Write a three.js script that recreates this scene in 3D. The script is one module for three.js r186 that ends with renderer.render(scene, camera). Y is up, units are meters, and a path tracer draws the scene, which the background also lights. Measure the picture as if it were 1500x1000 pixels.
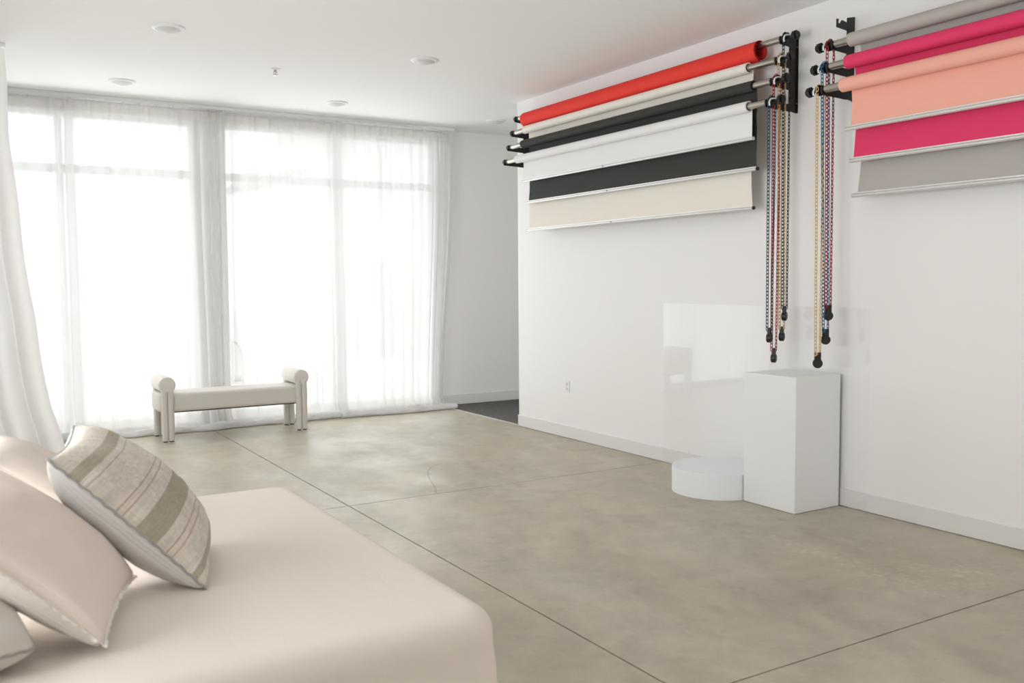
import * as THREE from 'three';
import { RoundedBoxGeometry } from 'three/addons/geometries/RoundedBoxGeometry.js';
import { mergeGeometries, mergeVertices } from 'three/addons/utils/BufferGeometryUtils.js';
import { RectAreaLightUniformsLib } from 'three/addons/lights/RectAreaLightUniformsLib.js';

// ------------------------------------------------------------------ camera, sky, light, exposure
const scene = new THREE.Scene();
const camera = new THREE.PerspectiveCamera(41.1, 1.5, 0.05, 200);
camera.rotation.order = 'YXZ';
camera.position.set(0, 1.5, 0);
camera.rotation.set(-0.0640143, -0.5452029, -0.0070539);
camera.focus = 6.2;
camera.userData.fStop = 3.2;
const renderer = new THREE.WebGLRenderer({ antialias: true });
renderer.toneMapping = THREE.LinearToneMapping;
renderer.toneMappingExposure = 1.12;
renderer.shadowMap.enabled = true;
RectAreaLightUniformsLib.init();
scene.background = new THREE.Color().setRGB(0.965, 0.983, 1.0);    // even white overcast
scene.backgroundIntensity = 1.85;

const X0 = -1.6, X1 = 4.995, ZB = -9.97, ZR = 3.0, CEIL = 3.35, WALL_END = -8.1;

function windowLight(w, h, pos, look, intensity, tint = [0.96, 0.98, 1.0]) {   // daylight of one window
  const l = new THREE.RectAreaLight(new THREE.Color().setRGB(...tint), intensity, w, h);
  l.position.set(...pos); l.lookAt(...look); scene.add(l); return l;
}
windowLight(2.5, 3.1, [0.9, 1.65, -9.60], [0.9, 1.65, 0], 0.86);
windowLight(2.5, 3.1, [3.72, 1.65, -9.60], [3.72, 1.65, 0], 0.86);
windowLight(3.0, 2.2, [-1.82, 1.4, -3.3], [0, 1.4, -3.3], 4.9);
windowLight(0.8, 2.1, [6.0, 1.25, WALL_END + 3.22], [6.0, 1.25, -9], 4.4, [1.0, 0.965, 0.925]);
windowLight(0.9, 2.2, [3.45, 1.4, 3.22], [3.45, 1.4, 0], 6.8, [1.0, 0.97, 0.94]);

// ------------------------------------------------------------------ helpers
let seed = 20240611;
const rnd = () => { seed = (seed * 1664525 + 1013904223) >>> 0; return seed / 4294967296; };
const R = (a, b) => a + (b - a) * rnd();
const V = (x, y, z) => new THREE.Vector3(x, y, z);
const lerp = THREE.MathUtils.lerp, clamp = THREE.MathUtils.clamp, sstep = THREE.MathUtils.smoothstep;
function hash(ix, iy, s) { let h = (ix * 374761393 + iy * 668265263 + s * 1274126177) | 0; h = Math.imul(h ^ (h >>> 13), 1274126177); return ((h ^ (h >>> 16)) >>> 0) / 4294967296; }
function vnoise(x, y, s = 0) {
  const ix = Math.floor(x), iy = Math.floor(y), fx = x - ix, fy = y - iy, u = fx * fx * (3 - 2 * fx), v = fy * fy * (3 - 2 * fy);
  return lerp(lerp(hash(ix, iy, s), hash(ix + 1, iy, s), u), lerp(hash(ix, iy + 1, s), hash(ix + 1, iy + 1, s), u), v);
}
function fbm(x, y, oct, s = 0) { let a = 0.5, t = 0, n = 0; for (let i = 0; i < oct; i++) { t += a * vnoise(x, y, s + i * 17); n += a; a *= 0.5; x *= 2.03; y *= 2.03; } return t / n; }
function dataTex(W, H, fn, srgb, rx = 1, ry = 1) {
  const d = new Uint8Array(W * H * 4);
  for (let j = 0; j < H; j++) for (let i = 0; i < W; i++) {
    const c = fn(i / W, j / H), k = (j * W + i) * 4;
    if (Array.isArray(c)) { d[k] = clamp(c[0], 0, 1) * 255; d[k + 1] = clamp(c[1], 0, 1) * 255; d[k + 2] = clamp(c[2], 0, 1) * 255; } else d[k] = d[k + 1] = d[k + 2] = clamp(c, 0, 1) * 255;
    d[k + 3] = 255;
  }
  const t = new THREE.DataTexture(d, W, H); t.wrapS = t.wrapT = THREE.RepeatWrapping; t.magFilter = THREE.LinearFilter; t.minFilter = THREE.LinearMipmapLinearFilter; t.generateMipmaps = true;
  if (srgb) t.colorSpace = THREE.SRGBColorSpace; t.repeat.set(rx, ry); t.needsUpdate = true; return t;
}
const lin = (r, g, b) => new THREE.Color().setRGB(r, g, b);
const std = (c, rough, extra = {}) => new THREE.MeshStandardMaterial({ color: c, roughness: rough, ...extra });
const phys = (c, rough, extra = {}) => new THREE.MeshPhysicalMaterial({ color: c, roughness: rough, ...extra });

const used = {};
function numbered(n) { used[n] = (used[n] ?? -1) + 1; return used[n] ? n + '_' + String(used[n]).padStart(3, '0') : n; }
function tag(o, label, category, group, kind) {
  if (label) o.userData.label = label; if (category) o.userData.category = category; if (group) o.userData.group = group; if (kind) o.userData.kind = kind; return o;
}
function thing(name, label, category, pos = [0, 0, 0], group) {
  const o = new THREE.Group(); o.name = numbered(name); o.position.set(...pos); scene.add(o); return tag(o, label, category, group);
}
function part(parent, name, geo, mat, label) {
  const m = new THREE.Mesh(Array.isArray(geo) ? mergeGeometries(geo.map(flat)) : geo, mat); m.name = name; m.castShadow = m.receiveShadow = true; parent.add(m);
  if (label) m.userData.label = label; return m;
}
function solo(name, label, category, geo, mat, pos, group) {
  const m = part(scene, numbered(name), geo, mat); if (pos) m.position.set(...pos); return tag(m, label, category, group);
}
function struct(name, label, category, geo, mat, pos) { const m = part(scene, name, geo, mat); if (pos) m.position.set(...pos); return tag(m, label, category, null, 'structure'); }
function structGroup(name, label, category, pos = [0, 0, 0]) { const o = new THREE.Group(); o.name = name; o.position.set(...pos); scene.add(o); return tag(o, label, category, null, 'structure'); }
function flat(g) { let h = g.index ? g.toNonIndexed() : g.clone(); for (const k of Object.keys(h.attributes)) if (!['position', 'normal', 'uv'].includes(k)) h.deleteAttribute(k); return h; }
const box = (x0, x1, y0, y1, z0, z1) => new THREE.BoxGeometry(x1 - x0, y1 - y0, z1 - z0).translate((x0 + x1) / 2, (y0 + y1) / 2, (z0 + z1) / 2);
const rbox = (x0, x1, y0, y1, z0, z1, r = 0.004, seg = 2) => new RoundedBoxGeometry(x1 - x0, y1 - y0, z1 - z0, seg, r).translate((x0 + x1) / 2, (y0 + y1) / 2, (z0 + z1) / 2);
const cylZ = (r, z0, z1, x = 0, y = 0, seg = 32, r2 = r) => new THREE.CylinderGeometry(r2, r, z1 - z0, seg).rotateX(Math.PI / 2).translate(x, y, (z0 + z1) / 2);
const cylY = (r, y0, y1, x = 0, z = 0, seg = 32, rt = r) => new THREE.CylinderGeometry(rt, r, y1 - y0, seg).translate(x, (y0 + y1) / 2, z);
const cylX = (r, x0, x1, y = 0, z = 0, seg = 24) => new THREE.CylinderGeometry(r, r, x1 - x0, seg).rotateZ(Math.PI / 2).translate((x0 + x1) / 2, y, z);
function grid(nu, nv, fn, uvFn) {                                    // parametric sheet: fn(u, v) -> Vector3
  const p = [], uv = [], idx = [];
  for (let j = 0; j <= nv; j++) for (let i = 0; i <= nu; i++) { const q = fn(i / nu, j / nv); p.push(q.x, q.y, q.z); const t = uvFn ? uvFn(i / nu, j / nv) : [i / nu, j / nv]; uv.push(t[0], t[1]); }
  for (let j = 0; j < nv; j++) for (let i = 0; i < nu; i++) { const a = j * (nu + 1) + i, b = a + 1, c = a + nu + 1, d = c + 1; idx.push(a, c, b, b, c, d); }
  const g = new THREE.BufferGeometry(); g.setAttribute('position', new THREE.Float32BufferAttribute(p, 3)); g.setAttribute('uv', new THREE.Float32BufferAttribute(uv, 2)); g.setIndex(idx); g.computeVertexNormals(); return g;
}
function uvWorld(g, ax, az, s = 1) {                                  // uv in metres from two axes
  const p = g.attributes.position, uv = new Float32Array(p.count * 2), get = { x: 'getX', y: 'getY', z: 'getZ' };
  for (let i = 0; i < p.count; i++) { uv[2 * i] = p[get[ax]](i) * s; uv[2 * i + 1] = p[get[az]](i) * s; }
  g.setAttribute('uv', new THREE.BufferAttribute(uv, 2)); return g;
}

// ------------------------------------------------------------------ materials
const paintBump = dataTex(512, 512, (u, v) => 0.5 * fbm(u * 96, v * 96, 3, 3) + 0.5 * fbm(u * 20, v * 20, 2, 9));
const weave = dataTex(512, 512, (u, v) => 0.5 + 0.25 * Math.sin(u * 2 * Math.PI * 64) + 0.25 * Math.sin(v * 2 * Math.PI * 64) + 0.25 * (fbm(u * 60, v * 12, 3, 5) - 0.5));
const muslin = dataTex(512, 512, (u, v) => 0.35 * fbm(u * 14, v * 150, 3, 21) + 0.35 * fbm(u * 120, v * 20, 3, 22) + 0.3 * fbm(u * 6, v * 6, 3, 8));
const rep = (t, a, b) => { const c = t.clone(); c.repeat.set(a, b); c.needsUpdate = true; return c; };
const M = {};
M.wall = std(lin(0.90, 0.892, 0.882), 0.55, { bumpMap: rep(paintBump, 1, 1), bumpScale: 0.0004 });
M.ceiling = std(lin(0.925, 0.925, 0.92), 0.8);
M.trim = std(lin(0.80, 0.785, 0.765), 0.4);
M.carpet = std(lin(0.16, 0.16, 0.15), 0.95, { map: dataTex(256, 256, (u, v) => { const n = 0.6 + 0.5 * fbm(u * 90, v * 90, 3, 2); return [n, n, n]; }, true, 1.5, 1.5) });
M.white = std(lin(0.85, 0.86, 0.865), 0.35);
M.frame = std(lin(0.87, 0.87, 0.865), 0.45);
M.glass = phys(lin(1, 1, 1), 0.0, { transmission: 1, thickness: 0, ior: 1.5 });
M.acrylic = phys(lin(1, 1, 1), 0.015, { transmission: 1, thickness: 0, ior: 1.49, specularIntensity: 0.75 });
M.sheer = phys(lin(0.95, 0.95, 0.947), 0.86, { transmission: 0.82, thickness: 0, ior: 1.12, side: THREE.DoubleSide });
M.header = phys(lin(0.90, 0.89, 0.87), 0.9, { transmission: 0.45, thickness: 0, ior: 1.12, side: THREE.DoubleSide });
M.hem = phys(lin(0.97, 0.97, 0.965), 0.97, { transmission: 0.4, thickness: 0, ior: 1.12, side: THREE.DoubleSide });
M.drape = phys(lin(0.90, 0.89, 0.875), 0.9, { transmission: 0.30, thickness: 0, ior: 1.12, side: THREE.DoubleSide });
M.boucle = std(lin(0.82, 0.785, 0.725), 0.9, { bumpMap: rep(weave, 3, 3), bumpScale: 0.0012 });
M.cover = std(lin(0.79, 0.715, 0.645), 0.92, { bumpMap: rep(muslin, 2.2, 2.2), bumpScale: 0.0014 });
M.black = std(lin(0.012, 0.012, 0.011), 0.45);
M.steel = std(lin(0.50, 0.48, 0.43), 0.28, { metalness: 1 });
M.alu = std(lin(0.74, 0.745, 0.73), 0.38, { metalness: 0.55 });
M.darkgap = std(lin(0.05, 0.045, 0.04), 0.95);

// ------------------------------------------------------------------ floor: concrete slabs with sawn joints between
const FX0 = -1.6, FZ0 = -10, FW = 6.8, FD = 8.5;
const stain = (x, z, cx, cz, rx, rz) => Math.exp(-(((x - cx) / rx) ** 2 + ((z - cz) / rz) ** 2));
const crack = [[2.87, -5.81], [2.94, -5.95], [3.00, -6.13], [3.06, -6.31], [3.16, -6.53], [3.25, -6.66], [3.35, -6.73]];
function segDist(x, z, a, b) { const dx = b[0] - a[0], dz = b[1] - a[1], t = clamp(((x - a[0]) * dx + (z - a[1]) * dz) / (dx * dx + dz * dz), 0, 1); return Math.hypot(x - a[0] - t * dx, z - a[1] - t * dz); }
const spots = Array.from({ length: 16 }, () => [R(1.3, 4.9), R(-9.5, -2.5), R(0.008, 0.03)]);
spots.push([2.93, -3.05, 0.03], [3.25, -2.86, 0.02], [2.78, -2.95, 0.015], [3.42, -2.95, 0.05], [3.2, -3.2, 0.02]);
const concrete = dataTex(2048, 2048, (u, v) => {
  const x = FX0 + u * FW, z = FZ0 + v * FD;
  const wx = x + 0.35 * (fbm(x * 1.3, z * 1.3, 3, 40) - 0.5), wz = z + 0.35 * (fbm(x * 1.3, z * 1.3, 3, 50) - 0.5);
  const big = fbm(wx * 0.9, wz * 0.9, 4, 1) - 0.5, mid = fbm(wx * 3.2, wz * 3.2, 4, 7) - 0.5, trowel = fbm(wx * 7 + wz * 3, wz * 1.6 - wx * 0.8, 3, 13) - 0.5, fine = fbm(x * 60, z * 60, 2, 19) - 0.5;
  let k = 1 + 0.24 * big + 0.17 * mid + 0.22 * trowel + 0.22 * (fbm(wx * 12, wz * 12, 4, 29) - 0.5) + 0.1 * fine;
  const warm = 0.06 * (fbm(wx * 1.6, wz * 1.6, 3, 61) - 0.5);
  k -= 0.16 * stain(x, z, 3.5, -2.95, 0.45, 0.22) * (0.6 + mid) + 0.07 * stain(x, z, 3.7, -2.1, 0.4, 0.2);
  const scuff = stain(x, z, 4.0, -3.15, 0.12, 0.75) + stain(x, z, 4.35, -2.75, 0.3, 0.18);
  k += scuff * 0.16 * sstep(fbm(x * 40, z * 40, 4, 77), 0.5, 0.72);
  k += 0.05 * (fbm(x * 3, z * 9, 4, 88) - 0.5);
  for (const s of spots) { const d = Math.hypot(x - s[0], z - s[1]); if (d < s[2] * 1.6) k -= 0.09 * sstep(1 - d / (s[2] * 1.6) + fine * 0.5, 0.0, 0.9); }
  if (x > 2.6 && x < 3.8 && z > -7.6 && z < -5.7) { let d = 9; for (let i = 1; i < crack.length; i++) d = Math.min(d, segDist(x + 0.012 * fine, z, crack[i - 1], crack[i])); if (d < 0.006) k *= 0.72; }
  const L = [0.50 * (1 + warm), 0.452, 0.355 * (1 - warm * 1.6)].map((c) => Math.pow(clamp(c * k, 0, 1), 1 / 2.2));
  return L;
}, true);
const concreteRough = dataTex(1024, 1024, (u, v) => { const x = FX0 + u * FW, z = FZ0 + v * FD; return 0.42 + 0.24 * (fbm(x * 2.4, z * 2.4, 4, 33) - 0.5) + 0.12 * (fbm(x * 9, z * 3, 3, 35) - 0.5); });
M.concrete = phys(lin(1, 1, 1), 1, { specularIntensity: 0.5, map: concrete, roughnessMap: concreteRough });
const floor = structGroup('floor', 'polished grey concrete floor with sawn joints', 'floor');
{
  const xs = [X0, 2.207, X1 + 0.02], zs = [ZB, -5.786, -2.42, 0.95, ZR], g = 0.004;
  for (let i = 0; i < 2; i++) for (let j = 0; j < 4; j++) {
    const b = rbox(xs[i] + (i ? g : 0), xs[i + 1] - (i ? 0 : g), -0.08, 0, zs[j] + (j ? g : 0), zs[j + 1] - (j < 3 ? g : 0), 0.0025, 1);
    const p = b.attributes.position, uv = b.attributes.uv;
    for (let k = 0; k < p.count; k++) uv.setXY(k, (p.getX(k) - FX0) / FW, (p.getZ(k) - FZ0) / FD);
    part(floor, 'slab', b, M.concrete);
  }
  part(floor, 'joint_filler', box(X0, X1, -0.1, -0.012, ZB, ZR), M.darkgap);
}
struct('floor_carpet', 'dark grey carpet in the side passage beyond the white wall', 'carpet', uvWorld(box(X1 + 0.021, 8, -0.08, 0.004, ZB, WALL_END + 3), 'x', 'z'), M.carpet);
struct('trim_1', 'thin metal strip between concrete floor and dark carpet', 'threshold', box(X1 + 0.005, X1 + 0.03, -0.02, 0.006, ZB, WALL_END), std(lin(0.62, 0.6, 0.56), 0.4));

// ------------------------------------------------------------------ walls, ceiling
const WIN = [[-0.38, 2.17], [2.45, 4.995]], WB = 0.015, WT = 3.19;
function wallWithHoles(w0, w1, h1, holes, depth) {
  const s = new THREE.Shape([[w0, 0], [w1, 0], [w1, h1], [w0, h1]].map((q) => new THREE.Vector2(...q)));
  for (const [a, b, y0, y1] of holes) s.holes.push(new THREE.Path([[a, y0], [a, y1], [b, y1], [b, y0]].map((q) => new THREE.Vector2(...q))));
  return new THREE.ExtrudeGeometry(s, { depth, bevelEnabled: false });
}
struct('wall_back', 'white wall with tall windows behind sheer curtains', 'wall', wallWithHoles(X0 - 0.2, 8, CEIL, WIN.map(([a, b]) => [a, b, WB, WT]), 0.2), M.wall, [0, 0, ZB - 0.2]);
struct('wall_right', 'white studio wall carrying the paper backdrop rolls', 'wall', box(X1, X1 + 0.16, 0, CEIL, WALL_END, ZR + 0.2), M.wall);
struct('wall_passage', 'white wall at the far side of the passage', 'wall', box(8, 8.2, 0, CEIL, ZB - 0.2, ZR + 0.2), M.wall);
struct('wall_passage_end', 'white wall closing the side passage with a glazed opening', 'wall', wallWithHoles(X1 + 0.16, 8, CEIL, [[5.6, 6.4, 0.2, 2.3]], 0.2), M.wall, [0, 0, WALL_END + 3]);
struct('wall_left', 'white wall on the bed side with a large window', 'wall', wallWithHoles(-ZR - 0.2, -ZB, CEIL, [[1.8, 4.8, 0.3, 2.5]], 0.2).rotateY(Math.PI / 2), M.wall, [X0 - 0.2, 0, 0]);
struct('wall_rear', 'white wall with one narrow tall window facing the curtains', 'wall', wallWithHoles(X0, X1, CEIL, [[3.0, 3.9, 0.3, 2.5]], 0.2), M.wall, [0, 0, ZR]);
struct('ceiling', 'flat white painted ceiling', 'ceiling', box(X0 - 0.2, 8.2, CEIL, CEIL + 0.2, ZB - 0.2, ZR + 0.2), M.ceiling);
struct('baseboard_right', 'white baseboard along the studio wall', 'baseboard', [rbox(X1 - 0.012, X1 + 0.001, 0.004, 0.12, WALL_END - 0.012, ZR, 0.003), rbox(X1 - 0.012, X1 + 0.16, 0.004, 0.12, WALL_END - 0.012, WALL_END, 0.003)], M.trim);
struct('baseboard_back', 'white baseboard under the window wall', 'baseboard', rbox(WIN[1][1] + 0.01, 8, 0.004, 0.125, ZB, ZB + 0.014, 0.003), M.trim);
struct('baseboard_left', 'white baseboard along the bed side wall', 'baseboard', rbox(X0, X0 + 0.014, 0.004, 0.12, ZB, ZR, 0.003), M.trim);
function windowUnit(name, label, a, b, z, y0, y1, trY) {
  const w = structGroup(name, label, 'window', [(a + b) / 2, y0, z]); const hw = (b - a) / 2, h = y1 - y0, f = 0.04, m = 0.03;
  part(w, 'frame', [box(-hw, hw, 0, f * 0.6, -0.05, 0.05), box(-hw, hw, h - f * 0.4, h, -0.05, 0.05), box(-hw, -hw + f, f, h - f * 0.4, -0.05, 0.05), box(hw - f, hw, f, h - f * 0.4, -0.05, 0.05)], M.frame);
  part(w, 'mullion', box(-m, m, f, h - f * 0.4, -0.045, 0.045), M.frame);
  const t = trY - y0;
  for (const s of [-1, 1]) {
    const xa = s < 0 ? -hw + f : m, xb = s < 0 ? -m : hw - f;
    part(w, 'transom', box(xa, xb, t - 0.04, t + 0.04, -0.045, 0.045), M.frame);
    part(w, 'pane', box(xa, xb, f, t - 0.04, -0.003, 0.003), M.glass);
    part(w, 'pane', box(xa, xb, t + 0.04, h - f * 0.4, -0.003, 0.003), M.glass);
  }
  return w;
}
windowUnit('window_1', 'tall window left of the pier behind sheer curtains', WIN[0][0], WIN[0][1], ZB - 0.1, WB, WT, 2.66);
windowUnit('window_2', 'tall window right of the pier beside the bare wall', WIN[1][0], WIN[1][1], ZB - 0.1, WB, WT, 2.66);

// ------------------------------------------------------------------ outdoors, seen faintly through the curtains
struct('ground', 'pale concrete patio outside the windows', 'ground', box(-30, 40, -0.3, -0.12, -60, ZB - 0.2), std(lin(0.78, 0.77, 0.75), 0.9));
{
  const h = thing('gabled_house', 'white neighbouring house with a steep gable outside the windows', 'house', [9.2, -0.12, -19]);
  const wm = std(lin(0.80, 0.79, 0.77), 0.8), rm = std(lin(0.55, 0.53, 0.5), 0.9);
  const s = new THREE.Shape([[-2.6, 0], [5, 0], [5, 4.2], [1.2, 8.2], [-2.6, 4.2]].map((q) => new THREE.Vector2(...q)));
  part(h, 'wall', new THREE.ExtrudeGeometry(s, { depth: 6, bevelEnabled: false }).translate(0, 0, -6), wm);
  for (const d of [-1, 1]) { const L = 5.9, r = new THREE.BoxGeometry(L, 0.16, 6.7).translate(0, 0.08, -3); r.rotateZ(d * -0.811); part(h, 'roof', r.translate(1.2 + d * 1.98, 6.2, 0), rm); }
  part(h, 'door', box(-1.7, -0.8, 0.05, 2.1, 0, 0.05), std(lin(0.6, 0.57, 0.53), 0.6));
  const lan = part(h, 'wall_lantern', [cylY(0.12, 3.2, 3.62, 1.0, 0.2, 12), cylY(0.16, 3.62, 3.68, 1.0, 0.2, 12), cylY(0.015, 3.68, 4.3, 1.0, 0.2, 8), box(0.98, 1.02, 4.26, 4.3, 0, 0.22)], std(lin(0.35, 0.33, 0.3), 0.6));
  void lan;
}
{
  const cm = std(lin(0.5, 0.48, 0.45), 0.6);
  const chair = (pos, turn, label) => {
    const c = thing('patio_chair', label, 'chair', pos, 'patio chairs outside the windows'); c.rotation.y = turn;
    part(c, 'seat', rbox(-0.22, 0.22, 0.42, 0.45, -0.22, 0.22, 0.01), cm);
    for (const [x, z] of [[-0.2, -0.2], [0.2, -0.2], [-0.2, 0.2], [0.2, 0.2]]) part(c, 'leg', cylY(0.014, 0, 0.42, x, z, 8), cm);
    const cv = new THREE.CatmullRomCurve3([V(-0.2, 0.44, -0.2), V(-0.2, 0.75, -0.23), V(-0.1, 0.9, -0.25), V(0.1, 0.9, -0.25), V(0.2, 0.75, -0.23), V(0.2, 0.44, -0.2)]);
    part(c, 'backrest', [new THREE.TubeGeometry(cv, 24, 0.013, 6), cylY(0.008, 0.44, 0.9, -0.07, -0.22, 6), cylY(0.008, 0.44, 0.9, 0.07, -0.22, 6)], cm);
  };
  chair([2.95, -0.12, -11.6], 0.2, 'metal patio chair with arched back, outside by the pier');
  chair([3.95, -0.12, -11.9], -0.5, 'metal patio chair with arched back, outside by the house');
}

// ------------------------------------------------------------------ curtains
solo('curtain_track', 'white ceiling track along the tops of the window curtains', 'curtain track', rbox(X0 + 0.3, 5.14, CEIL - 0.035, CEIL, -9.88, -9.76, 0.004), M.white);
function curtain(name, label, xa, xb, o) {
  const t = thing(name, label, 'curtain', [(xa + xb) / 2, 0, -9.82 + (o.rail ?? 0)], 'sheer window curtains'), W = xb - xa;
  const gat = (s) => (o.gather ?? []).reduce((a, [c, w, k]) => a + k * Math.exp(-(((s - c) / w) ** 2)), 0);
  const cum = [0]; for (let i = 1; i <= 400; i++) cum.push(cum[i - 1] + 0.55 + 0.9 * fbm(i / 400 * o.pleats * 0.9, 0, 2, o.seed) + 1.5 * gat(i / 400));
  const warp = (s) => { const k = clamp(s, 0, 1) * 400, i = Math.min(Math.floor(k), 399); return lerp(cum[i], cum[i + 1], k - i) / 400; };
  const top = CEIL - 0.065, pool = 0.30, total = top + pool;
  const edgeIn = (y, s) => { const k = sstep(top - y, 0.6, top); return (o.pullL ? o.pullL * k * Math.pow(1 - s, 3) : 0) - (o.pullR ? o.pullR * k * Math.pow(s, 3) : 0); };
  const at = (s, d) => {                                             // d: cloth length from the top
    const y = top - d, ph = warp(s) * o.pleats * 2 * Math.PI, depth = clamp(d / 0.5, 0, 1);
    const gather = gat(s);
    const drift = 0.05 * (fbm(s * 4, d * 0.35, 2, o.seed + 5) - 0.5) * depth;
    let A = lerp(0.013, 0.006 + 0.03 * fbm(s * 6, d * 0.3, 2, o.seed + 9), depth) + 0.012 * gather * depth;
    let z = A * Math.sin(ph + 0.6 * depth * Math.sin(s * 9 + o.seed)) + 0.2 * A * Math.sin(2.3 * ph + d * 0.5) + (d < 0.25 ? 0.005 * (1 - d / 0.25) * Math.sin(3 * ph) : 0);
    let x = -W / 2 + s * W + drift + 0.35 * A * Math.cos(ph) + edgeIn(Math.max(y, 0), s);
    let yy = y;
    const f0 = 0.16;                                                  // the lowest cloth bends outwards and lies on the floor in loose rolls
    if (y < f0) {
      const q = clamp((f0 - y) / (f0 + pool), 0, 1), bulge = 0.06 + 0.13 * fbm(s * W * 4, 2, 2, o.seed + 31);
      z = z * (1 - 0.85 * sstep(q, 0.1, 0.6)) + bulge * Math.sin(q * Math.PI * 0.62) + 0.025 * q * (fbm(s * W * 5, q * 2, 2, o.seed + 81) - 0.3);
      yy = 0.012 + f0 * Math.pow(1 - clamp(q * 1.9, 0, 1), 1.6) * 0.93 + 0.062 * Math.sin(Math.PI * clamp((q - 0.42) / 0.58, 0, 1)) * (0.25 + 1.1 * fbm(s * W * 7, q * 2.5, 3, o.seed + 44));
      x += 0.06 * q * (fbm(s * 10, q * 2, 2, o.seed + 60) - 0.5) * 2;
    }
    return V(x, Math.max(yy, 0.006), z);
  };
  part(t, 'fabric', grid(Math.round(W * 150), 90, (s, v) => at(s, v < 0.6 ? (v / 0.6) * (top - 0.3) : lerp(top - 0.3, total, (v - 0.6) / 0.4)), (s, v) => [s * W, v * total]), M.sheer);
  const roll = (u, v) => {                                           // surplus cloth lying in a crumpled roll along the floor
    const k = u * W * 4, r = 0.018 + 0.03 * fbm(k * 1.6, 0, 3, o.seed + 90), a = v * 2 * Math.PI, zc = 0.06 + 0.16 * fbm(k, 2, 2, o.seed + 31), wob = 0.75 + 0.6 * fbm(k * 2.2 + Math.cos(a) * 1.2, Math.sin(a) * 1.2 + 5, 3, o.seed + 95);
    const end = o.pullR ? o.pullR * 0.35 * u ** 3 : 0;
    return V(-W / 2 + u * W - end, Math.max(0.004, r * 0.9 + r * wob * Math.sin(a)), zc + 1.5 * r * wob * Math.cos(a));
  };
  part(t, 'pooled_hem', grid(Math.round(W * 110), 22, roll, (u, v) => [u * W, v * 0.2]), M.hem, 'crumpled hem lying on the floor');
  part(t, 'header_tape', grid(Math.round(W * 150), 4, (s, v) => { const q = at(s, v * 0.09); q.z += 0.004; return q; }), M.header, 'gathered heading tape');
  for (let i = 0; i <= o.hooks; i++) { const q = at(i / o.hooks * 0.96 + 0.02, 0.02); part(t, 'hook', box(q.x - 0.004, q.x + 0.004, q.y - 0.02, CEIL - 0.03, q.z - 0.006, q.z - 0.001), M.header); }
}
curtain('sheer_curtain', 'white sheer curtain panel hanging behind the free loose drape', -1.15, 1.02, { pleats: 11, seed: 11, rail: -0.03, hooks: 12, gather: [[0.97, 0.06, 1]] });
curtain('sheer_curtain', 'white sheer curtain panel behind the round-armed bench, left of the window pier', 0.93, 2.46, { pleats: 8, seed: 23, rail: 0.03, hooks: 9, gather: [[0.92, 0.09, 1.2]] });
curtain('sheer_curtain', 'white sheer curtain panel right of the window pier', 2.22, 3.74, { pleats: 8, seed: 37, rail: -0.03, hooks: 9, gather: [[0.05, 0.08, 1.3], [0.97, 0.06, 1]] });
curtain('sheer_curtain', 'white sheer curtain panel ending at the bare wall, hem piled on floor', 3.62, 5.12, { pleats: 8, seed: 52, rail: 0.03, hooks: 9, pullR: 0.16, gather: [[0.93, 0.10, 1.6], [0.4, 0.05, 0.8]] });

{ // loose drape hanging free from the ceiling beyond the bed
  solo('curtain_track', 'short ceiling track holding the loose drape beyond the bed', 'curtain track', rbox(X0 + 0.1, 0.38, CEIL - 0.03, CEIL, -8.07, -8.03, 0.004), M.white);
  const t = thing('loose_drape', 'white translucent drape hanging free from ceiling beyond the bed', 'drape', [-0.5, 0, -8.05]);
  const edge = (y) => { const k = [[3.35, 0.36], [2.65, 0.372], [2.2, 0.40], [1.44, 0.462], [0.95, 0.52], [0.53, 0.575], [0, 0.72]]; for (let i = 1; i < k.length; i++) if (y >= k[i][0]) return lerp(k[i][1], k[i - 1][1], (y - k[i][0]) / (k[i - 1][0] - k[i][0])); return 0.72; };
  const at = (s, v) => {
    const y = lerp(CEIL - 0.035, 0.012, v), e = edge(y) + 0.006 * Math.sin(v * 23), x = lerp(-1.45, e, s) + 0.5;
    const n = 11, ph = (s + 0.05 * (fbm(s * 7, 0, 2, 71) - 0.5) * 2) * n * 2 * Math.PI, A = lerp(0.025, 0.075, Math.pow(v, 0.8));
    return V(x + 0.3 * A * Math.cos(ph), y, A * Math.sin(ph) + 0.4 * A * Math.sin(ph * 0.37 + v * 2));
  };
  part(t, 'fabric', grid(260, 60, at, (s, v) => [s * 2, v * 3.3]), M.drape);
  part(t, 'hem', grid(260, 2, (s, v) => { const q = at(s, 0.978 + v * 0.022); q.z += 0.003; return q; }), M.drape);
}

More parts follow.
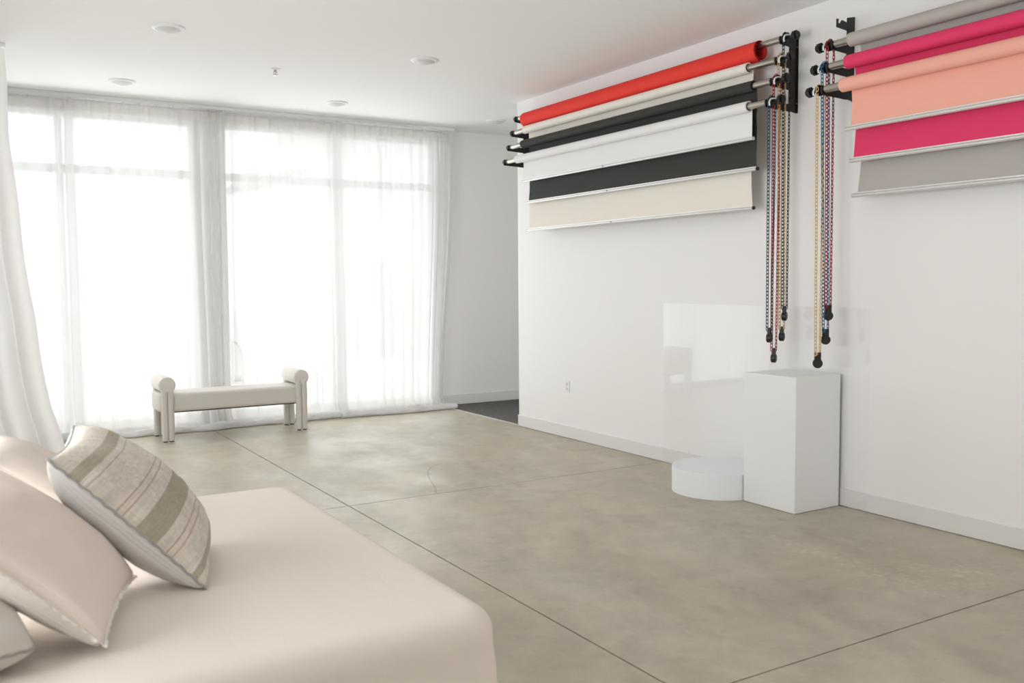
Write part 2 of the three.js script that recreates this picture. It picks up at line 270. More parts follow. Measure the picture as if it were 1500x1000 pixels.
// ------------------------------------------------------------------ ceiling fittings
{
  const lens = std(lin(0.70, 0.69, 0.67), 0.5);
  const prof = [[0, 0], [0.116, 0], [0.116, -0.004], [0.108, -0.012], [0.092, -0.016], [0.086, -0.014]].map((q) => new THREE.Vector2(...q));
  const ring = new THREE.LatheGeometry(prof.slice(1), 48), dome = new THREE.SphereGeometry(0.16, 40, 8, 0, Math.PI * 2, Math.PI - 0.58, 0.58).translate(0, 0.1225, 0);
  const L = [[1.362, -6.98, 'recessed ceiling light above the bed side, nearer the bed than the sprinkler'], [1.343, -8.99, 'recessed ceiling light near the curtain behind the free loose drape'], [3.378, -8.99, 'recessed ceiling light close to the curtain tops right of the window pier'], [3.379, -6.936, 'recessed ceiling light in mid ceiling toward the red paper roll'], [5.325, -9.1, 'recessed ceiling light over the dark carpeted passage']];
  for (const [x, z, label] of L) { const o = thing('ceiling_light', label, 'ceiling light', [x, CEIL, z], 'round recessed ceiling lights'); part(o, 'trim_ring', ring, M.white); part(o, 'lens', dome, lens, 'frosted round lens, unlit'); }
  const s = thing('fire_sprinkler', 'small chrome fire sprinkler head on the white ceiling', 'sprinkler', [2.4, CEIL, -7.848]);
  part(s, 'escutcheon', new THREE.LatheGeometry([[0.045, 0], [0.042, -0.006], [0.02, -0.012], [0.014, -0.012]].map((q) => new THREE.Vector2(...q)), 24), M.white);
  part(s, 'body', [cylY(0.012, -0.03, -0.004, 0, 0, 12), box(-0.016, -0.012, -0.055, -0.025, -0.003, 0.003), box(0.012, 0.016, -0.055, -0.025, -0.003, 0.003)], M.steel);
  part(s, 'bulb', cylY(0.003, -0.05, -0.03, 0, 0, 8), std(lin(0.5, 0.08, 0.05), 0.3));
  part(s, 'deflector', cylY(0.02, -0.058, -0.055, 0, 0, 16), M.steel);
}

// ------------------------------------------------------------------ wall outlet
{
  const o = thing('wall_outlet', 'white duplex wall outlet low on the studio wall', 'outlet', [X1, 0.5, -7.206]);
  part(o, 'cover_plate', rbox(-0.006, 0, -0.058, 0.058, -0.036, 0.036, 0.002), M.white);
  const slot = std(lin(0.1, 0.1, 0.1), 0.6);
  for (const s of [-1, 1]) {
    const r = part(o, 'receptacle', rbox(-0.008, -0.003, s * 0.022 - 0.015, s * 0.022 + 0.015, -0.016, 0.016, 0.002), std(lin(0.72, 0.71, 0.69), 0.4));
    part(r, 'slot', [box(-0.0086, -0.006, s * 0.022 - 0.004, s * 0.022 + 0.005, -0.008, -0.006), box(-0.0086, -0.006, s * 0.022 - 0.004, s * 0.022 + 0.005, 0.006, 0.008)], slot);
  }
}

// ------------------------------------------------------------------ clear acrylic sheet, plinths
{
  const p = solo('acrylic_sheet', 'large clear glossy acrylic sheet leaning flat against the studio wall', 'acrylic sheet', rbox(-0.0022, 0.0022, 0, 1.325, -1.003, 1.003, 0.001, 1), M.acrylic, [X1 - 0.0155, 0.001, -4.788]); void p;
}
{
  const top = rbox(-0.213, 0.213, 0, 0.885, -0.224, 0.224, 0.006, 3);
  solo('square_plinth', 'tall square white plinth standing against the wall', 'plinth', top, M.white, [4.757, 0.001, -4.225]);
  const pr = [[0, 0], [0.327, 0], [0.33, 0.003], [0.33, 0.174], [0.326, 0.178], [0, 0.178]].map((q) => new THREE.Vector2(...q));
  const g = new THREE.LatheGeometry(pr, 96); g.computeVertexNormals();
  solo('round_plinth', 'low round white plinth beside the tall square plinth', 'plinth', flatCap(0.33, 0.178), std(lin(0.83, 0.855, 0.875), 0.4), [4.63, 0.001, -4.78]);
}
function flatCap(r, h) {                                             // drum with a small rounded rim and crisp normals
  const side = new THREE.CylinderGeometry(r, r, h - 0.004, 96, 1, true).translate(0, (h - 0.004) / 2, 0), rim = new THREE.LatheGeometry([0, 0.25, 0.5, 0.75, 1].map((t) => new THREE.Vector2(r - 0.004 + 0.004 * Math.cos(t * Math.PI / 2), h - 0.004 + 0.004 * Math.sin(t * Math.PI / 2))), 96);
  return mergeGeometries([side, rim, new THREE.CircleGeometry(r - 0.004, 96).rotateX(-Math.PI / 2).translate(0, h, 0), new THREE.CircleGeometry(r, 96).rotateX(Math.PI / 2)].map(flat));
}

// ------------------------------------------------------------------ bench
{
  const b = thing('upholstered_bench', 'cream upholstered bench with rolled bolster arms and fluted legs', 'bench', [2.33, 0, -9.345]);
  const seatG = new RoundedBoxGeometry(1.47, 0.18, 0.40, 6, 0.035); { const p = seatG.attributes.position; for (let i = 0; i < p.count; i++) if (p.getY(i) > 0.05) p.setY(i, p.getY(i) + 0.008 * (1 - (p.getX(i) / 0.735) ** 2) * (1 - (p.getZ(i) / 0.2) ** 2)); seatG.computeVertexNormals(); }
  part(b, 'seat', seatG.translate(0, 0.372, 0), M.boucle);
  part(b, 'underside', box(-0.66, 0.66, 0.272, 0.286, -0.17, 0.17), std(lin(0.06, 0.05, 0.05), 0.9), 'dark dust cover');
  for (const s of [-1, 1]) {
    const x = s * 0.658;
    const cap = [];
    for (let i = 0; i <= 8; i++) { const a = i / 8 * Math.PI / 2; cap.push(new THREE.Vector2(0.078 - 0.018 + 0.018 * Math.sin(a), -0.235 + 0.018 - 0.018 * Math.cos(a))); }
    const profile = [new THREE.Vector2(0.0001, -0.235), ...cap, ...cap.map((q) => new THREE.Vector2(q.x, -q.y)).reverse(), new THREE.Vector2(0.0001, 0.235)];
    const bol = part(b, 'bolster', new THREE.LatheGeometry(profile, 40).rotateX(Math.PI / 2).translate(x, 0.547, 0), M.boucle);
    part(bol, 'piping', [-1, 1].map((e) => new THREE.TorusGeometry(0.07, 0.003, 6, 40).translate(x, 0.547, e * 0.229)), M.boucle);
    for (const e of [-1, 1]) {
      const leg = part(b, 'leg', [-1, 1].map((k) => { const c = new THREE.CapsuleGeometry(0.0295, 0.475, 6, 20); return c.translate(x + k * 0.029, 0.268, e * 0.212); }).concat([-1, 1].map((k) => cylY(0.0285, 0.012, 0.05, x + k * 0.029, e * 0.212, 20))), M.boucle);
      part(leg, 'foot_glide', [-1, 1].map((k) => cylY(0.02, 0, 0.014, x + k * 0.029, e * 0.212, 16)), M.black, 'small black glide');
    }
  }
}

// ------------------------------------------------------------------ bed
{
  const bx0 = -0.78, bx1 = 1.262, bz0 = -4.05, bz1 = -2.115, H = 0.6, hx = (bx1 - bx0) / 2, hz = (bz1 - bz0) / 2;
  const b = thing('bed', 'low bed under a beige crinkled cotton bedspread', 'bed', [(bx0 + bx1) / 2, 0, (bz0 + bz1) / 2]);
  part(b, 'base', rbox(-hx + 0.06, hx - 0.06, 0.0, 0.26, -hz + 0.06, hz - 0.06, 0.01), std(lin(0.5, 0.46, 0.4), 0.8));
  part(b, 'mattress', rbox(-hx + 0.03, hx - 0.03, 0.26, 0.57, -hz + 0.03, hz - 0.03, 0.06, 4), std(lin(0.8, 0.79, 0.77), 0.9));
  const loop = (t, inset, rc) => {                                    // rounded rectangle, t in [0,1)
    const ax = hx - inset, az = hz - inset, r = Math.max(rc - inset, 0.015), segs = [[2 * (az - r)], [Math.PI * r / 2], [2 * (ax - r)], [Math.PI * r / 2], [2 * (az - r)], [Math.PI * r / 2], [2 * (ax - r)], [Math.PI * r / 2]].map((q) => q[0]);
    let d = t * segs.reduce((a, c) => a + c, 0), i = 0; while (i < 7 && d > segs[i]) d -= segs[i++];
    const c = [[ax, -az + r], [ax - r, az - r], [ax - r, az], [-ax + r, az - r], [-ax, az - r], [-ax + r, -az + r], [-ax + r, -az], [ax - r, -az + r]];
    if (i === 0) return [ax, c[0][1] + d, 1, 0]; if (i === 2) return [c[2][0] - d, az, 0, 1]; if (i === 4) return [-ax, c[4][1] - d, -1, 0]; if (i === 6) return [c[6][0] + d, -az, 0, -1];
    const a = d / r + [0, 0, 0, Math.PI / 2, 0, Math.PI, 0, -Math.PI / 2][i]; return [c[i][0] + r * Math.cos(a), c[i][1] + r * Math.sin(a), Math.cos(a), Math.sin(a)];
  };
  const er = 0.075, N = 520;
  const side = grid(N, 60, (s, v) => {
    let inset, y, out = 0; const arc = 0.28;
    if (v < arc) { const a = v / arc * Math.PI / 2; inset = er * (1 - Math.sin(a)); y = H - er * (1 - Math.cos(a)); } else { inset = 0; const k = (v - arc) / (1 - arc); y = lerp(H - er, 0.03, k); out = 0.035 * k; }
    const [x, z, nx, nz] = loop(s % 1, inset, 0.11);
    const w = (0.016 * (fbm(s * 46 + 100, v * 1.6, 3, 91) - 0.5) * sstep(v, 0.2, 0.6) + 0.010 * (fbm(s * 30, v * 7, 3, 95) - 0.5) * sstep(v, 0.05, 0.4)) * (s < 0.004 || s > 0.996 ? 0 : 1);
    const dip = 0;
    return V(x + nx * (out + w), y + dip, z + nz * (out + w));
  }, (s, v) => [s * 8, v * 0.8]);
  const topG = grid(150, 150, (u, v) => {
    const ix = hx - er + 0.001, iz = hz - er + 0.001, x = (u * 2 - 1) * ix, z = (v * 2 - 1) * iz; const e = Math.min(ix - Math.abs(x), iz - Math.abs(z));
    const r = 0.035; let xx = x, zz = z; const ox = Math.abs(x) - (ix - r), oz = Math.abs(z) - (iz - r); if (ox > 0 && oz > 0) { const m = Math.max(ox, oz) / (Math.hypot(ox, oz) || 1); xx = Math.sign(x) * (ix - r + ox * m); zz = Math.sign(z) * (iz - r + oz * m); }
    const k = sstep(e, 0, 0.12);
    const y = H - 0.0002 + k * (0.010 * (fbm(x * 2.2 + 4, z * 2.2, 3, 101) - 0.5) + 0.006 * (fbm(x * 9, z * 4, 3, 103) - 0.5));
    return V(xx, y, zz);
  }, (u, v) => [u * 2 * hx, v * 2 * hz]);
  part(b, 'bedspread', [side, topG.index ? topG : topG], M.cover);
}

// ------------------------------------------------------------------ pillows
function pillowShape(w, h, t, s, sgn, round = 0, dent = 0.5) {
  return grid(56, 56, (u, v) => {
    const a = u * 2 - 1, c = v * 2 - 1, pull = 0.075;
    const rc = 1 - round * a * a * c * c, x = w / 2 * a * (1 - pull * (1 - c * c)) * rc, y = h / 2 * c * (1 - pull * (1 - a * a)) * rc;
    let k = Math.pow(Math.max(0, (1 - a * a) * (1 - c * c)), 0.40);
    const rim = Math.min(1 - Math.abs(a), 1 - Math.abs(c));
    k += 0.22 * k * (fbm(a * 2.2 + 7, c * 2.2, 3, s) - 0.5) * dent * 2;
    const wr = 0.010 * dent * Math.sin(Math.min(rim, 1) * Math.PI) * (fbm(a * 6, c * 6, 3, s + 4) - 0.5);
    return V(x, y, sgn * (t / 2 * k + wr * (rim > 0.02 ? 1 : 0)));
  }, (u, v) => [u, v]);
}
function flip(g) { const i = g.index.array; for (let k = 0; k < i.length; k += 3) { const t = i[k]; i[k] = i[k + 1]; i[k + 1] = t; } g.computeVertexNormals(); return g; }
function pillow(name, label, w, h, t, s, P, U, Vv, front, back, seam, o2 = {}) {
  const o = thing(name, label, 'pillow'); const u = V(...U).normalize(), v0 = V(...Vv), n = new THREE.Vector3().crossVectors(u, v0).normalize(), v = new THREE.Vector3().crossVectors(n, u).normalize();
  o.matrix.makeBasis(u, v, n); o.quaternion.setFromRotationMatrix(o.matrix); o.position.set(...P);
  part(o, 'front_cover', flip(pillowShape(w, h, t, s, 1, o2.round)), front); part(o, 'back_cover', pillowShape(w, h, t, s + 50, -1, o2.round), back);
  if (seam) {
    const rd = o2.round ?? 0, per = (q) => { const k = Math.floor(q * 4) % 4, f = q * 4 - Math.floor(q * 4), e = f * 2 - 1, m = (c) => 1 - 0.075 * (1 - c * c), r = 1 - rd * e * e; return [[w / 2 * e * r, -h / 2 * m(e) * r], [w / 2 * m(e) * r, h / 2 * e * r], [-w / 2 * e * r, h / 2 * m(e) * r], [-w / 2 * m(e) * r, -h / 2 * e * r]][k]; };
    if (o2.fringe) {                                                  // short frayed strip standing out from the edge
      part(o, 'frayed_edge', grid(480, 3, (u, v) => { const [x, y] = per(u % 1), l = Math.hypot(x, y), out = v * (o2.fringe * (0.75 + 0.5 * hash(Math.floor(u * 480), 3, 5))); return V(x + x / l * out, y + y / l * out, 0.004 + 0.003 * v * Math.sin(u * 190) + 0.004 * v * Math.sin(u * 503)); }), o2.fringeMat, 'frayed white edge');
    } else {
      const pts = Array.from({ length: 160 }, (_, i) => { const [x, y] = per(i / 160); return V(x, y, 0.0025 * Math.sin(i * 2.1)); });
      part(o, 'seam', new THREE.TubeGeometry(new THREE.CatmullRomCurve3(pts, true, 'centripetal'), 320, seam, 6, true), back, 'raised edge seam');
    }
  }
  return o;
}
const fabric = (c, bs = 0.0015, r = 3) => std(c, 0.93, { bumpMap: rep(weave, r, r), bumpScale: bs });
const stripeTex = dataTex(512, 1024, (u, v) => {
  const t = 1 - v, n = fbm(u * 40, v * 160, 3, 201) - 0.5, n2 = fbm(u * 120, v * 30, 3, 205) - 0.5, slub = fbm(u * 9, v * 9, 3, 207) - 0.5;
  let c = [0.90, 0.865, 0.815]; const mix = (d, k) => { c = c.map((x, i) => lerp(x, d[i], k)); };
  const band = (a, b) => sstep(t, a, a + 0.004) * (1 - sstep(t, b - 0.004, b));
  mix([0.745, 0.71, 0.64], band(0.115, 0.185)); mix([0.90, 0.885, 0.85], band(0.192, 0.212)); mix([0.72, 0.66, 0.60], band(0.218, 0.226));
  mix([0.76, 0.655, 0.58], 0.8 * band(0.40, 0.412)); mix([0.76, 0.655, 0.58], 0.8 * band(0.438, 0.45));
  mix([0.725, 0.69, 0.61], band(0.53, 0.665));
  mix([0.76, 0.655, 0.58], 0.8 * band(0.725, 0.737)); mix([0.76, 0.655, 0.58], 0.8 * band(0.762, 0.774));
  mix([0.88, 0.865, 0.83], band(0.875, 0.888)); mix([0.745, 0.71, 0.64], band(0.895, 0.94));
  const k = 1 + 0.16 * n + 0.10 * n2 + 0.10 * slub; return c.map((x) => x * k);
}, true);
const UPY = 0.0;
const fringe = std(lin(0.88, 0.85, 0.81), 0.95, { side: THREE.DoubleSide });
pillow('throw_pillow', 'linen throw pillow with taupe stripes and a white back', 0.50, 0.58, 0.27, 1, [0.447, 0.825, -3.005], [0.10, 0.02, -0.433], [-0.36, 0.38, -0.09], std(lin(1, 1, 1), 0.93, { map: stripeTex, bumpMap: rep(weave, 3, 3), bumpScale: 0.002 }), fabric(lin(0.90, 0.885, 0.87)), 0.004);
pillow('throw_pillow', 'plain blush beige pillow with frayed white edge, resting on a pale pillow', 0.55, 0.56, 0.21, 2, [0.140, 0.81, -2.69], [0.132, 0.0, -0.459], [-0.36, 0.31, -0.03], fabric(lin(0.88, 0.775, 0.69)), fabric(lin(0.88, 0.80, 0.73)), 0.006, { fringe: 0.012, fringeMat: fringe });
pillow('throw_pillow', 'pale grey beige pillow lying flat under the blush pillow', 0.52, 0.46, 0.21, 3, [-0.155, 0.700, -2.50], [0.5, 0.0, -0.12], [0.12, 0.10, -0.5], fabric(lin(0.76, 0.71, 0.645)), fabric(lin(0.76, 0.71, 0.645)), 0.004, { round: 0.1 });
pillow('throw_pillow', 'blush pillow with pinched corner behind the plain blush beige pillow', 0.5, 0.52, 0.22, 4, [0.235, 0.79, -3.50], [0.05, 0.0, -0.5], [-0.38, 0.34, 0.05], fabric(lin(0.86, 0.77, 0.69)), fabric(lin(0.86, 0.79, 0.73)), 0.004);
pillow('throw_pillow', 'pale peach pillow propped farthest back on the bed', 0.45, 0.5, 0.18, 5, [0.02, 0.84, -3.84], [0.1, 0.0, -0.5], [-0.33, 0.40, -0.02], fabric(lin(0.87, 0.80, 0.74)), fabric(lin(0.87, 0.80, 0.74)), 0.004);

// ------------------------------------------------------------------ backdrop brackets, rolls and chains
const ZL = -4.427, ZLL = -7.87, ZRB = -3.959, ZRR = -0.6;
const AX = (k) => 4.85 - 0.0435 * k, AY = (k) => 3.14 - 0.145 * k;
function bracket(label, z, dir) {                                     // flat steel plate standing off the wall with four stepped hook arms
  const o = thing('roller_bracket', label, 'bracket', [X1, 2.66, z], 'black wall brackets for paper rolls');
  const px = (x) => x - X1, py = (y) => y - 2.66;
  const s = new THREE.Shape([[0, py(2.655)], [0, py(3.19)], [px(4.925), py(3.175)], [px(4.925), py(2.665)]].map((q) => new THREE.Vector2(...q)));
  const ex = { depth: 0.006, bevelEnabled: true, bevelSize: 0.0008, bevelThickness: 0.0008, bevelSegments: 1 };
  part(o, 'plate', new THREE.ExtrudeGeometry(s, ex).translate(0, 0, -0.003), M.black);
  part(o, 'wall_flange', rbox(-0.005, 0, py(2.655), py(3.19), dir < 0 ? -0.014 : 0, dir < 0 ? 0 : 0.014, 0.001, 1), M.black);
  for (const y of [2.72, 3.1]) part(o, 'screw', cylX(0.005, -0.0075, -0.004, py(y), dir * 0.008, 10), M.steel);
  for (let k = 0; k < 4; k++) {
    const ax = px(AX(k)), ay = py(AY(k)), tip = ax - 0.026, up = px(4.927);
    const a = new THREE.Shape(); a.moveTo(tip, ay + 0.016); a.lineTo(ax - 0.008, ay + 0.016); a.lineTo(ax - 0.013, ay - 0.002); a.quadraticCurveTo(ax - 0.008, ay - 0.016, ax + 0.004, ay - 0.010); a.lineTo(ax + 0.022, ay + 0.014); a.lineTo(up, ay + 0.004); a.lineTo(up, ay - 0.044); a.lineTo(tip, ay - 0.034); a.closePath();
    part(o, 'hook_arm', new THREE.ExtrudeGeometry(a, ex).translate(0, 0, -0.003), M.black);
  }
  return o;
}
bracket('black stepped wall bracket behind the coloured chains at right end of red roll', ZL, 1);
bracket('black stepped wall bracket at the passage end of the red roll', ZLL, 1);
bracket('black stepped wall bracket with empty top hook beside the grey roll', ZRB, -1);
bracket('black stepped wall bracket at the far end of grey, magenta and peach rolls', ZRR, -1);

function spiralRoll(r0, r1, z0, z1, turns) {                          // loosely wound paper: a spiral wall swept along z
  const N = 220; const pt = (t) => { const a = t * turns * 2 * Math.PI + 0.9, r = lerp(r0, r1, t); return [r * Math.cos(a), r * Math.sin(a)]; };
  const sheet = grid(N, 8, (u, v) => { const [x, y] = pt(u); return V(x, y, lerp(z0, z1, v)); }); 
  const inner = grid(N, 8, (u, v) => { const [x, y] = pt(u); const f = 1 - 0.0016 / Math.hypot(x, y); return V(x * f, y * f, lerp(z1, z0, v)); });
  return [sheet, inner];
}
function paperRoll(o) {
  const { k, z0, z1, r, color, side, rodTo } = o;
  const ax = AX(k), ay = AY(k), t = thing('backdrop_roll', o.label, 'paper roll', [ax, ay, (z0 + z1) / 2], 'paper backdrop rolls'), zc = (z0 + z1) / 2, L0 = z0 - zc, L1 = z1 - zc;
  const m = std(color, 0.75, { side: THREE.DoubleSide, bumpMap: rep(paintBump, 4, 4), bumpScale: 0.0003 });
  part(t, 'roller_tube', cylZ(0.0235, rodTo[0] - zc, rodTo[1] - zc, 0, 0, 32), M.steel, 'brushed steel roller tube');
  if (o.loose) {
    const c = [-0.004, -0.034];
    part(t, 'paper', [...spiralRoll(0.052, 0.071, L0, L1, 2.6)].map((g) => g.translate(c[0], c[1], 0)), m);
    part(t, 'core', [cylTube(0.030, 0.0265, L0 + 0.03, L1 - 0.03)].map((g) => g.translate(0, -0.003, 0)), std(lin(0.35, 0.05, 0.045), 0.8));
    const flap = grid(60, 6, (u, v) => { const a = -1.25 - v * 0.55, rr = 0.0722 + 0.012 * v * Math.max(0, Math.sin(u * 5 + 0.6)); return V(c[0] + rr * Math.cos(a + Math.PI * 0.0) * -1, c[1] + rr * Math.sin(a), lerp(L0, L1, u)); });
    part(t, 'paper_end', flap, m);
  } else {
    part(t, 'paper', [cylTube(r, r - 0.009, L0, L1)], m);
    part(t, 'core', [cylTube(r - 0.009, 0.028, L0 + 0.002, L1 - 0.002)], std(lin(0.10, 0.075, 0.055), 0.85), 'brown cardboard core');
    // hanging sheet leaves the roll on its wall side
    const yb = o.bar - ay, zs = [o.sheet[0] - zc, o.sheet[1] - zc];
    const bow = (v) => (o.bow ?? 0) * Math.sin(Math.PI * clamp((v - (o.bowFrom ?? 0)) / (1 - (o.bowFrom ?? 0)), 0, 1));
    const pt = (u, v, off) => V(r - 0.0005 + off + bow(v) + 0.003 * (fbm(u * 6, v * 2, 2, k + 300) - 0.5), lerp(0, yb, v), lerp(zs[0], zs[1], u) + (o.edge ?? 0) * (u < 0.5 ? 1 : -1) * Math.abs(u - 0.5) * 2 * Math.sin(Math.PI * v) * (fbm(v * 6, u > 0.5 ? 9 : 3, 2, 77)));
    part(t, 'paper_sheet', [grid(60, 30, (u, v) => pt(u, v, 0)), grid(60, 30, (u, v) => pt(1 - u, v, -0.0006))], m);
    const bz = [o.barZ[0] - zc, o.barZ[1] - zc];
    const br = o.barR ?? 0.0115, bar = part(t, 'weight_bar', [cylZ(br, bz[0], bz[1], r, yb, 20), box(r - 0.004, r + 0.004, yb, yb + br + 0.007, bz[0] + 0.01, bz[1] - 0.01)], M.alu, 'aluminium weight bar');
    part(bar, 'end_cap', cylZ(br + 0.0012, bz[1] - 0.004, bz[1] + 0.008, r, yb, 20), o.caps ? M.black : M.alu);
    part(bar, 'end_cap', cylZ(br + 0.0012, bz[0] - 0.008, bz[0] + 0.004, r, yb, 20), M.alu);
    if (o.mark) { const q = new THREE.RingGeometry(0.005, 0.0085, 20).rotateY(-Math.PI / 2).translate(r - br - 0.0008, yb, o.mark - zc); part(bar, 'maker_mark', [q, box(r - br - 0.0006, r - br - 0.0002, yb - 0.003, yb + 0.003, o.mark - zc - 0.003, o.mark - zc + 0.003)], std(lin(0.12, 0.16, 0.3), 0.6), 'small round blue mark'); }
  }
  if (side) {                                                         // drive end: plug, chain wheel, white guard, knob
    const zb = o.drive - zc, e = side;
    part(t, 'plug', cylZ(0.0215, Math.min(zb - e * 0.012, zb + e * 0.02), Math.max(zb - e * 0.012, zb + e * 0.02), 0, 0, 24), M.black);
    const wz = zb + e * 0.035;
    part(t, 'chain_wheel', [cylZ(0.030, wz - 0.008, wz + 0.008, 0, 0, 24), cylZ(0.0345, wz - 0.010, wz - 0.007, 0, 0, 24), cylZ(0.0345, wz + 0.007, wz + 0.010, 0, 0, 24)], M.black);
    const arcPts = [[-0.040, -0.034], [-0.043, -0.012], [-0.034, 0.006], [-0.008, 0.016], [0.022, 0.017], [0.042, 0.010]].map(([x, y]) => V(x, y, wz + e * 0.016));
    part(t, 'chain_guard', new THREE.TubeGeometry(new THREE.CatmullRomCurve3(arcPts), 28, 0.0058, 8), M.white, 'white plastic chain guard');
    part(t, 'shaft', cylZ(0.008, Math.min(wz, zb + e * 0.10), Math.max(wz, zb + e * 0.10), 0, 0, 12), M.black);
    const kz = zb + e * 0.112;
    const kn = part(t, 'knob', [cylZ(0.030, kz - 0.012, kz + 0.012, 0, 0, 20), cylZ(e > 0 ? 0.014 : 0.024, kz + e * 0.012 - (e < 0 ? 0.01 : 0), kz + e * 0.012 + (e > 0 ? 0.01 : 0), 0, 0, 20, e > 0 ? 0.024 : 0.014), cylZ(0.013, Math.min(kz - e * 0.03, kz), Math.max(kz - e * 0.03, kz), 0, 0, 16)], M.black);
    for (let i = 0; i < 8; i++) { const a = i / 8 * Math.PI * 2; part(kn, 'grip_rib', cylZ(0.004, kz - 0.011, kz + 0.011, 0.0295 * Math.cos(a), 0.0295 * Math.sin(a), 8), M.black); }
  }
  // far end plug with small catch
  const fz = (o.far - zc), fe = -Math.sign(o.drive - o.far);
  part(t, 'end_plug', [cylZ(0.0225, Math.min(fz + fe * 0.035, fz - fe * 0.056), Math.max(fz + fe * 0.035, fz - fe * 0.056), 0, 0, 20), cylZ(0.026, Math.min(fz + fe * 0.012, fz + fe * 0.022), Math.max(fz + fe * 0.012, fz + fe * 0.022), 0, 0, 20), box(-0.03, -0.018, -0.012, 0.014, fz - 0.006, fz + 0.014)], M.black);
  return t;
}
function cylTube(ro, ri, z0, z1) {
  const g = [new THREE.CylinderGeometry(ro, ro, z1 - z0, 56, 1, true).rotateX(Math.PI / 2).translate(0, 0, (z0 + z1) / 2), new THREE.CylinderGeometry(ri, ri, z1 - z0, 40, 1, true).rotateX(Math.PI / 2).translate(0, 0, (z0 + z1) / 2)];
  { const i = g[1].index.array; for (let k = 0; k < i.length; k += 3) { const t = i[k]; i[k] = i[k + 1]; i[k + 1] = t; } const n = g[1].attributes.normal; for (let k = 0; k < n.count; k++) n.setXYZ(k, -n.getX(k), -n.getY(k), -n.getZ(k)); }
  g.push(new THREE.RingGeometry(ri, ro, 56).translate(0, 0, z1), new THREE.RingGeometry(ri, ro, 56).rotateY(Math.PI).translate(0, 0, z0));
  return mergeGeometries(g.map(flat));
}
const leftRod = [ZLL + 0.055, ZL - 0.012], rightRod = [ZRB + 0.012, ZRR - 0.012];
const LC = { side: 1, drive: ZL, far: ZLL, rodTo: leftRod }, RC = { side: -1, drive: ZRB, far: ZRR, rodTo: rightRod };
paperRoll({ ...LC, k: 0, z0: -7.70, z1: -4.62, r: 0.07, color: lin(0.84, 0.042, 0.028), loose: true, label: 'loosely wound bright red paper roll on the top hooks' });
paperRoll({ ...LC, k: 1, z0: -7.65, z1: -4.69, r: 0.038, color: lin(0.87, 0.825, 0.75), bar: 2.02, sheet: [-7.64, -4.68], barZ: [-7.69, -4.672], caps: true, mark: -6.31, edge: 0.03, label: 'cream paper roll under the red roll, sheet reaching lowest' });
paperRoll({ ...LC, k: 2, z0: -7.62, z1: -4.60, r: 0.038, color: lin(0.03, 0.033, 0.028), bar: 2.284, sheet: [-7.58, -4.605], barZ: [-7.61, -4.598], caps: true, mark: -6.31, bow: 0.012, edge: 0.02, label: 'black paper roll between the cream and white rolls' });
paperRoll({ ...LC, k: 3, z0: -7.66, z1: -4.60, r: 0.038, color: lin(0.86, 0.86, 0.865), bar: 2.49, sheet: [-7.60, -4.605], barZ: [-7.62, -4.60], mark: -6.31, label: 'white paper roll on the lowest hooks under the black roll' });
paperRoll({ ...RC, k: 1, z0: -3.835, z1: -0.80, r: 0.043, color: lin(0.48, 0.45, 0.425), bar: 2.035, sheet: [-3.80, -0.84], barZ: [-3.83, -0.82], barR: 0.0125, bow: 0.034, edge: 0.02, label: 'grey paper roll above the magenta roll' });
paperRoll({ ...RC, k: 2, z0: -3.82, z1: -0.80, r: 0.043, color: lin(0.80, 0.04, 0.145), bar: 2.248, sheet: [-3.80, -0.84], barZ: [-3.815, -0.82], barR: 0.0125, bow: 0.022, label: 'magenta pink paper roll between grey and peach rolls' });
paperRoll({ ...RC, k: 3, z0: -3.82, z1: -0.80, r: 0.043, color: lin(0.93, 0.46, 0.36), bar: 2.44, sheet: [-3.79, -0.84], barZ: [-3.82, -0.82], barR: 0.0125, bow: 0.012, label: 'peach paper roll on the lowest hooks under the magenta roll' });

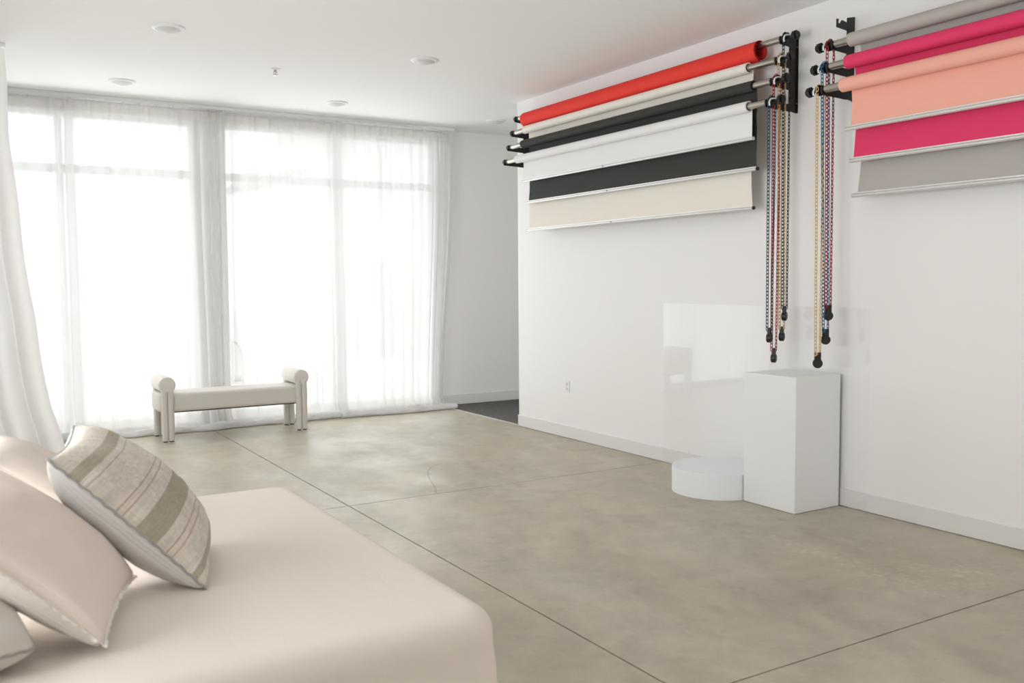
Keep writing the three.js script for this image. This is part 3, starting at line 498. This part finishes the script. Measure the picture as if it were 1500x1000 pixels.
// chains: loops of plastic links over the drive wheels, with a weighted handle at the bottom
const linkGeo = (() => {
  const L = 0.0112, w = 0.0078, pts = [];
  for (let i = 0; i < 14; i++) { const a = i / 14 * Math.PI * 2, c = Math.cos(a), s = Math.sin(a); pts.push(V(w * Math.sign(c) * Math.pow(Math.abs(c), 0.6), (L + 0.004) * Math.sign(s) * Math.pow(Math.abs(s), 0.6), 0)); }
  return new THREE.TubeGeometry(new THREE.CatmullRomCurve3(pts, true), 14, 0.0027, 5, true);
})();
function chain(o) {
  const { k, z, color, wx, wy, label } = o, ax = o.ax ?? AX(k), ay = AY(k), half = 0.026;
  const t = thing('pull_chain', label, 'chain', [wx, wy, z], 'plastic pull chains of the paper rolls');
  const m = std(color, 0.4), path = new THREE.CurvePath(), g = [];
  const top = ay - wy, dx = ax - wx, rr = 0.032, yb = 0.028;
  const pts = [V(-half + 0.004, yb, 0), V(dx - rr, top, 0)];
  for (let i = 1; i < 12; i++) { const a = Math.PI - i / 12 * Math.PI; pts.push(V(dx + rr * Math.cos(a), top + rr * Math.sin(a), 0)); }
  pts.push(V(dx + rr, top, 0), V(half - 0.004, yb, 0));
  for (let i = 1; i < pts.length; i++) path.add(new THREE.LineCurve3(pts[i - 1], pts[i]));
  const len = path.getLength(), n = Math.round(len / 0.0240), mat4 = new THREE.Matrix4(), q = new THREE.Quaternion(), q2 = new THREE.Quaternion();
  for (let i = 0; i <= n; i++) {
    const p = path.getPointAt(Math.min(i / n, 1)), d = path.getTangentAt(clamp(i / n, 0.0005, 0.9995));
    q.setFromUnitVectors(V(0, 1, 0), d); q2.setFromAxisAngle(V(0, 1, 0), (i % 2 ? -0.20 : -1.44) + (o.twist ?? 0)); q.multiply(q2);
    g.push(flat(linkGeo).applyMatrix4(mat4.compose(p, q, V(1, 1, 1))));
  }
  const links = part(t, 'links', mergeGeometries(g), m); links.userData.kind = 'stuff';
  // handle: clamp block above a round weight
  const hd = new THREE.Group(); hd.name = 'handle'; hd.rotation.y = o.turn; t.add(hd);
  part(hd, 'clamp_block', rbox(-0.021, 0.021, -0.022, 0.034, -0.011, 0.011, 0.005, 3), M.black);
  part(hd, 'round_weight', [cylZ(0.031, -0.012, 0.012, 0, -0.036, 36), cylZ(0.031, 0.012, 0.016, 0, -0.036, 36, 0.026), cylZ(0.026, -0.016, -0.012, 0, -0.036, 36, 0.031), cylZ(0.017, 0.016, 0.0175, 0, -0.036, 28)], M.black);
  part(hd, 'hook', new THREE.TorusGeometry(0.007, 0.002, 6, 14).translate(-0.006, 0.026, 0.012), m);
}
const zc = ZL + 0.037, zr = ZRB - 0.03;
const edgeOn = 0.50, faceOn = -0.82;
chain({ k: 3, z: zc, color: lin(0.018, 0.055, 0.10), wx: 4.715, wy: 1.150, turn: edgeOn, label: 'dark blue plastic pull chain of the white paper roll' });
chain({ k: 2, z: zc, color: lin(0.36, 0.018, 0.025), wx: 4.760, wy: 1.010, turn: edgeOn, label: 'red plastic pull chain of the black paper roll' });
chain({ k: 1, z: zc, color: lin(0.72, 0.47, 0.16), wx: 4.836, wy: 1.155, turn: edgeOn, label: 'yellow plastic pull chain of the cream paper roll' });
chain({ k: 0, z: zc, color: lin(0.012, 0.012, 0.014), wx: 4.860, wy: 1.295, turn: edgeOn, label: 'black plastic pull chain of the red paper roll' });
chain({ k: 1, z: zr, color: lin(0.42, 0.016, 0.03), wx: 4.822, wy: 1.31, turn: faceOn, label: 'red plastic pull chain of the grey paper roll' });
chain({ k: 2, z: zr, color: lin(0.015, 0.16, 0.34), wx: 4.800, wy: 1.155, turn: faceOn, label: 'bright blue plastic pull chain of the magenta paper roll' });
chain({ k: 3, z: zr, color: lin(0.78, 0.56, 0.26), wx: 4.728, wy: 1.005, turn: faceOn, label: 'pale yellow plastic pull chain of the peach paper roll' });

renderer.render(scene, camera);
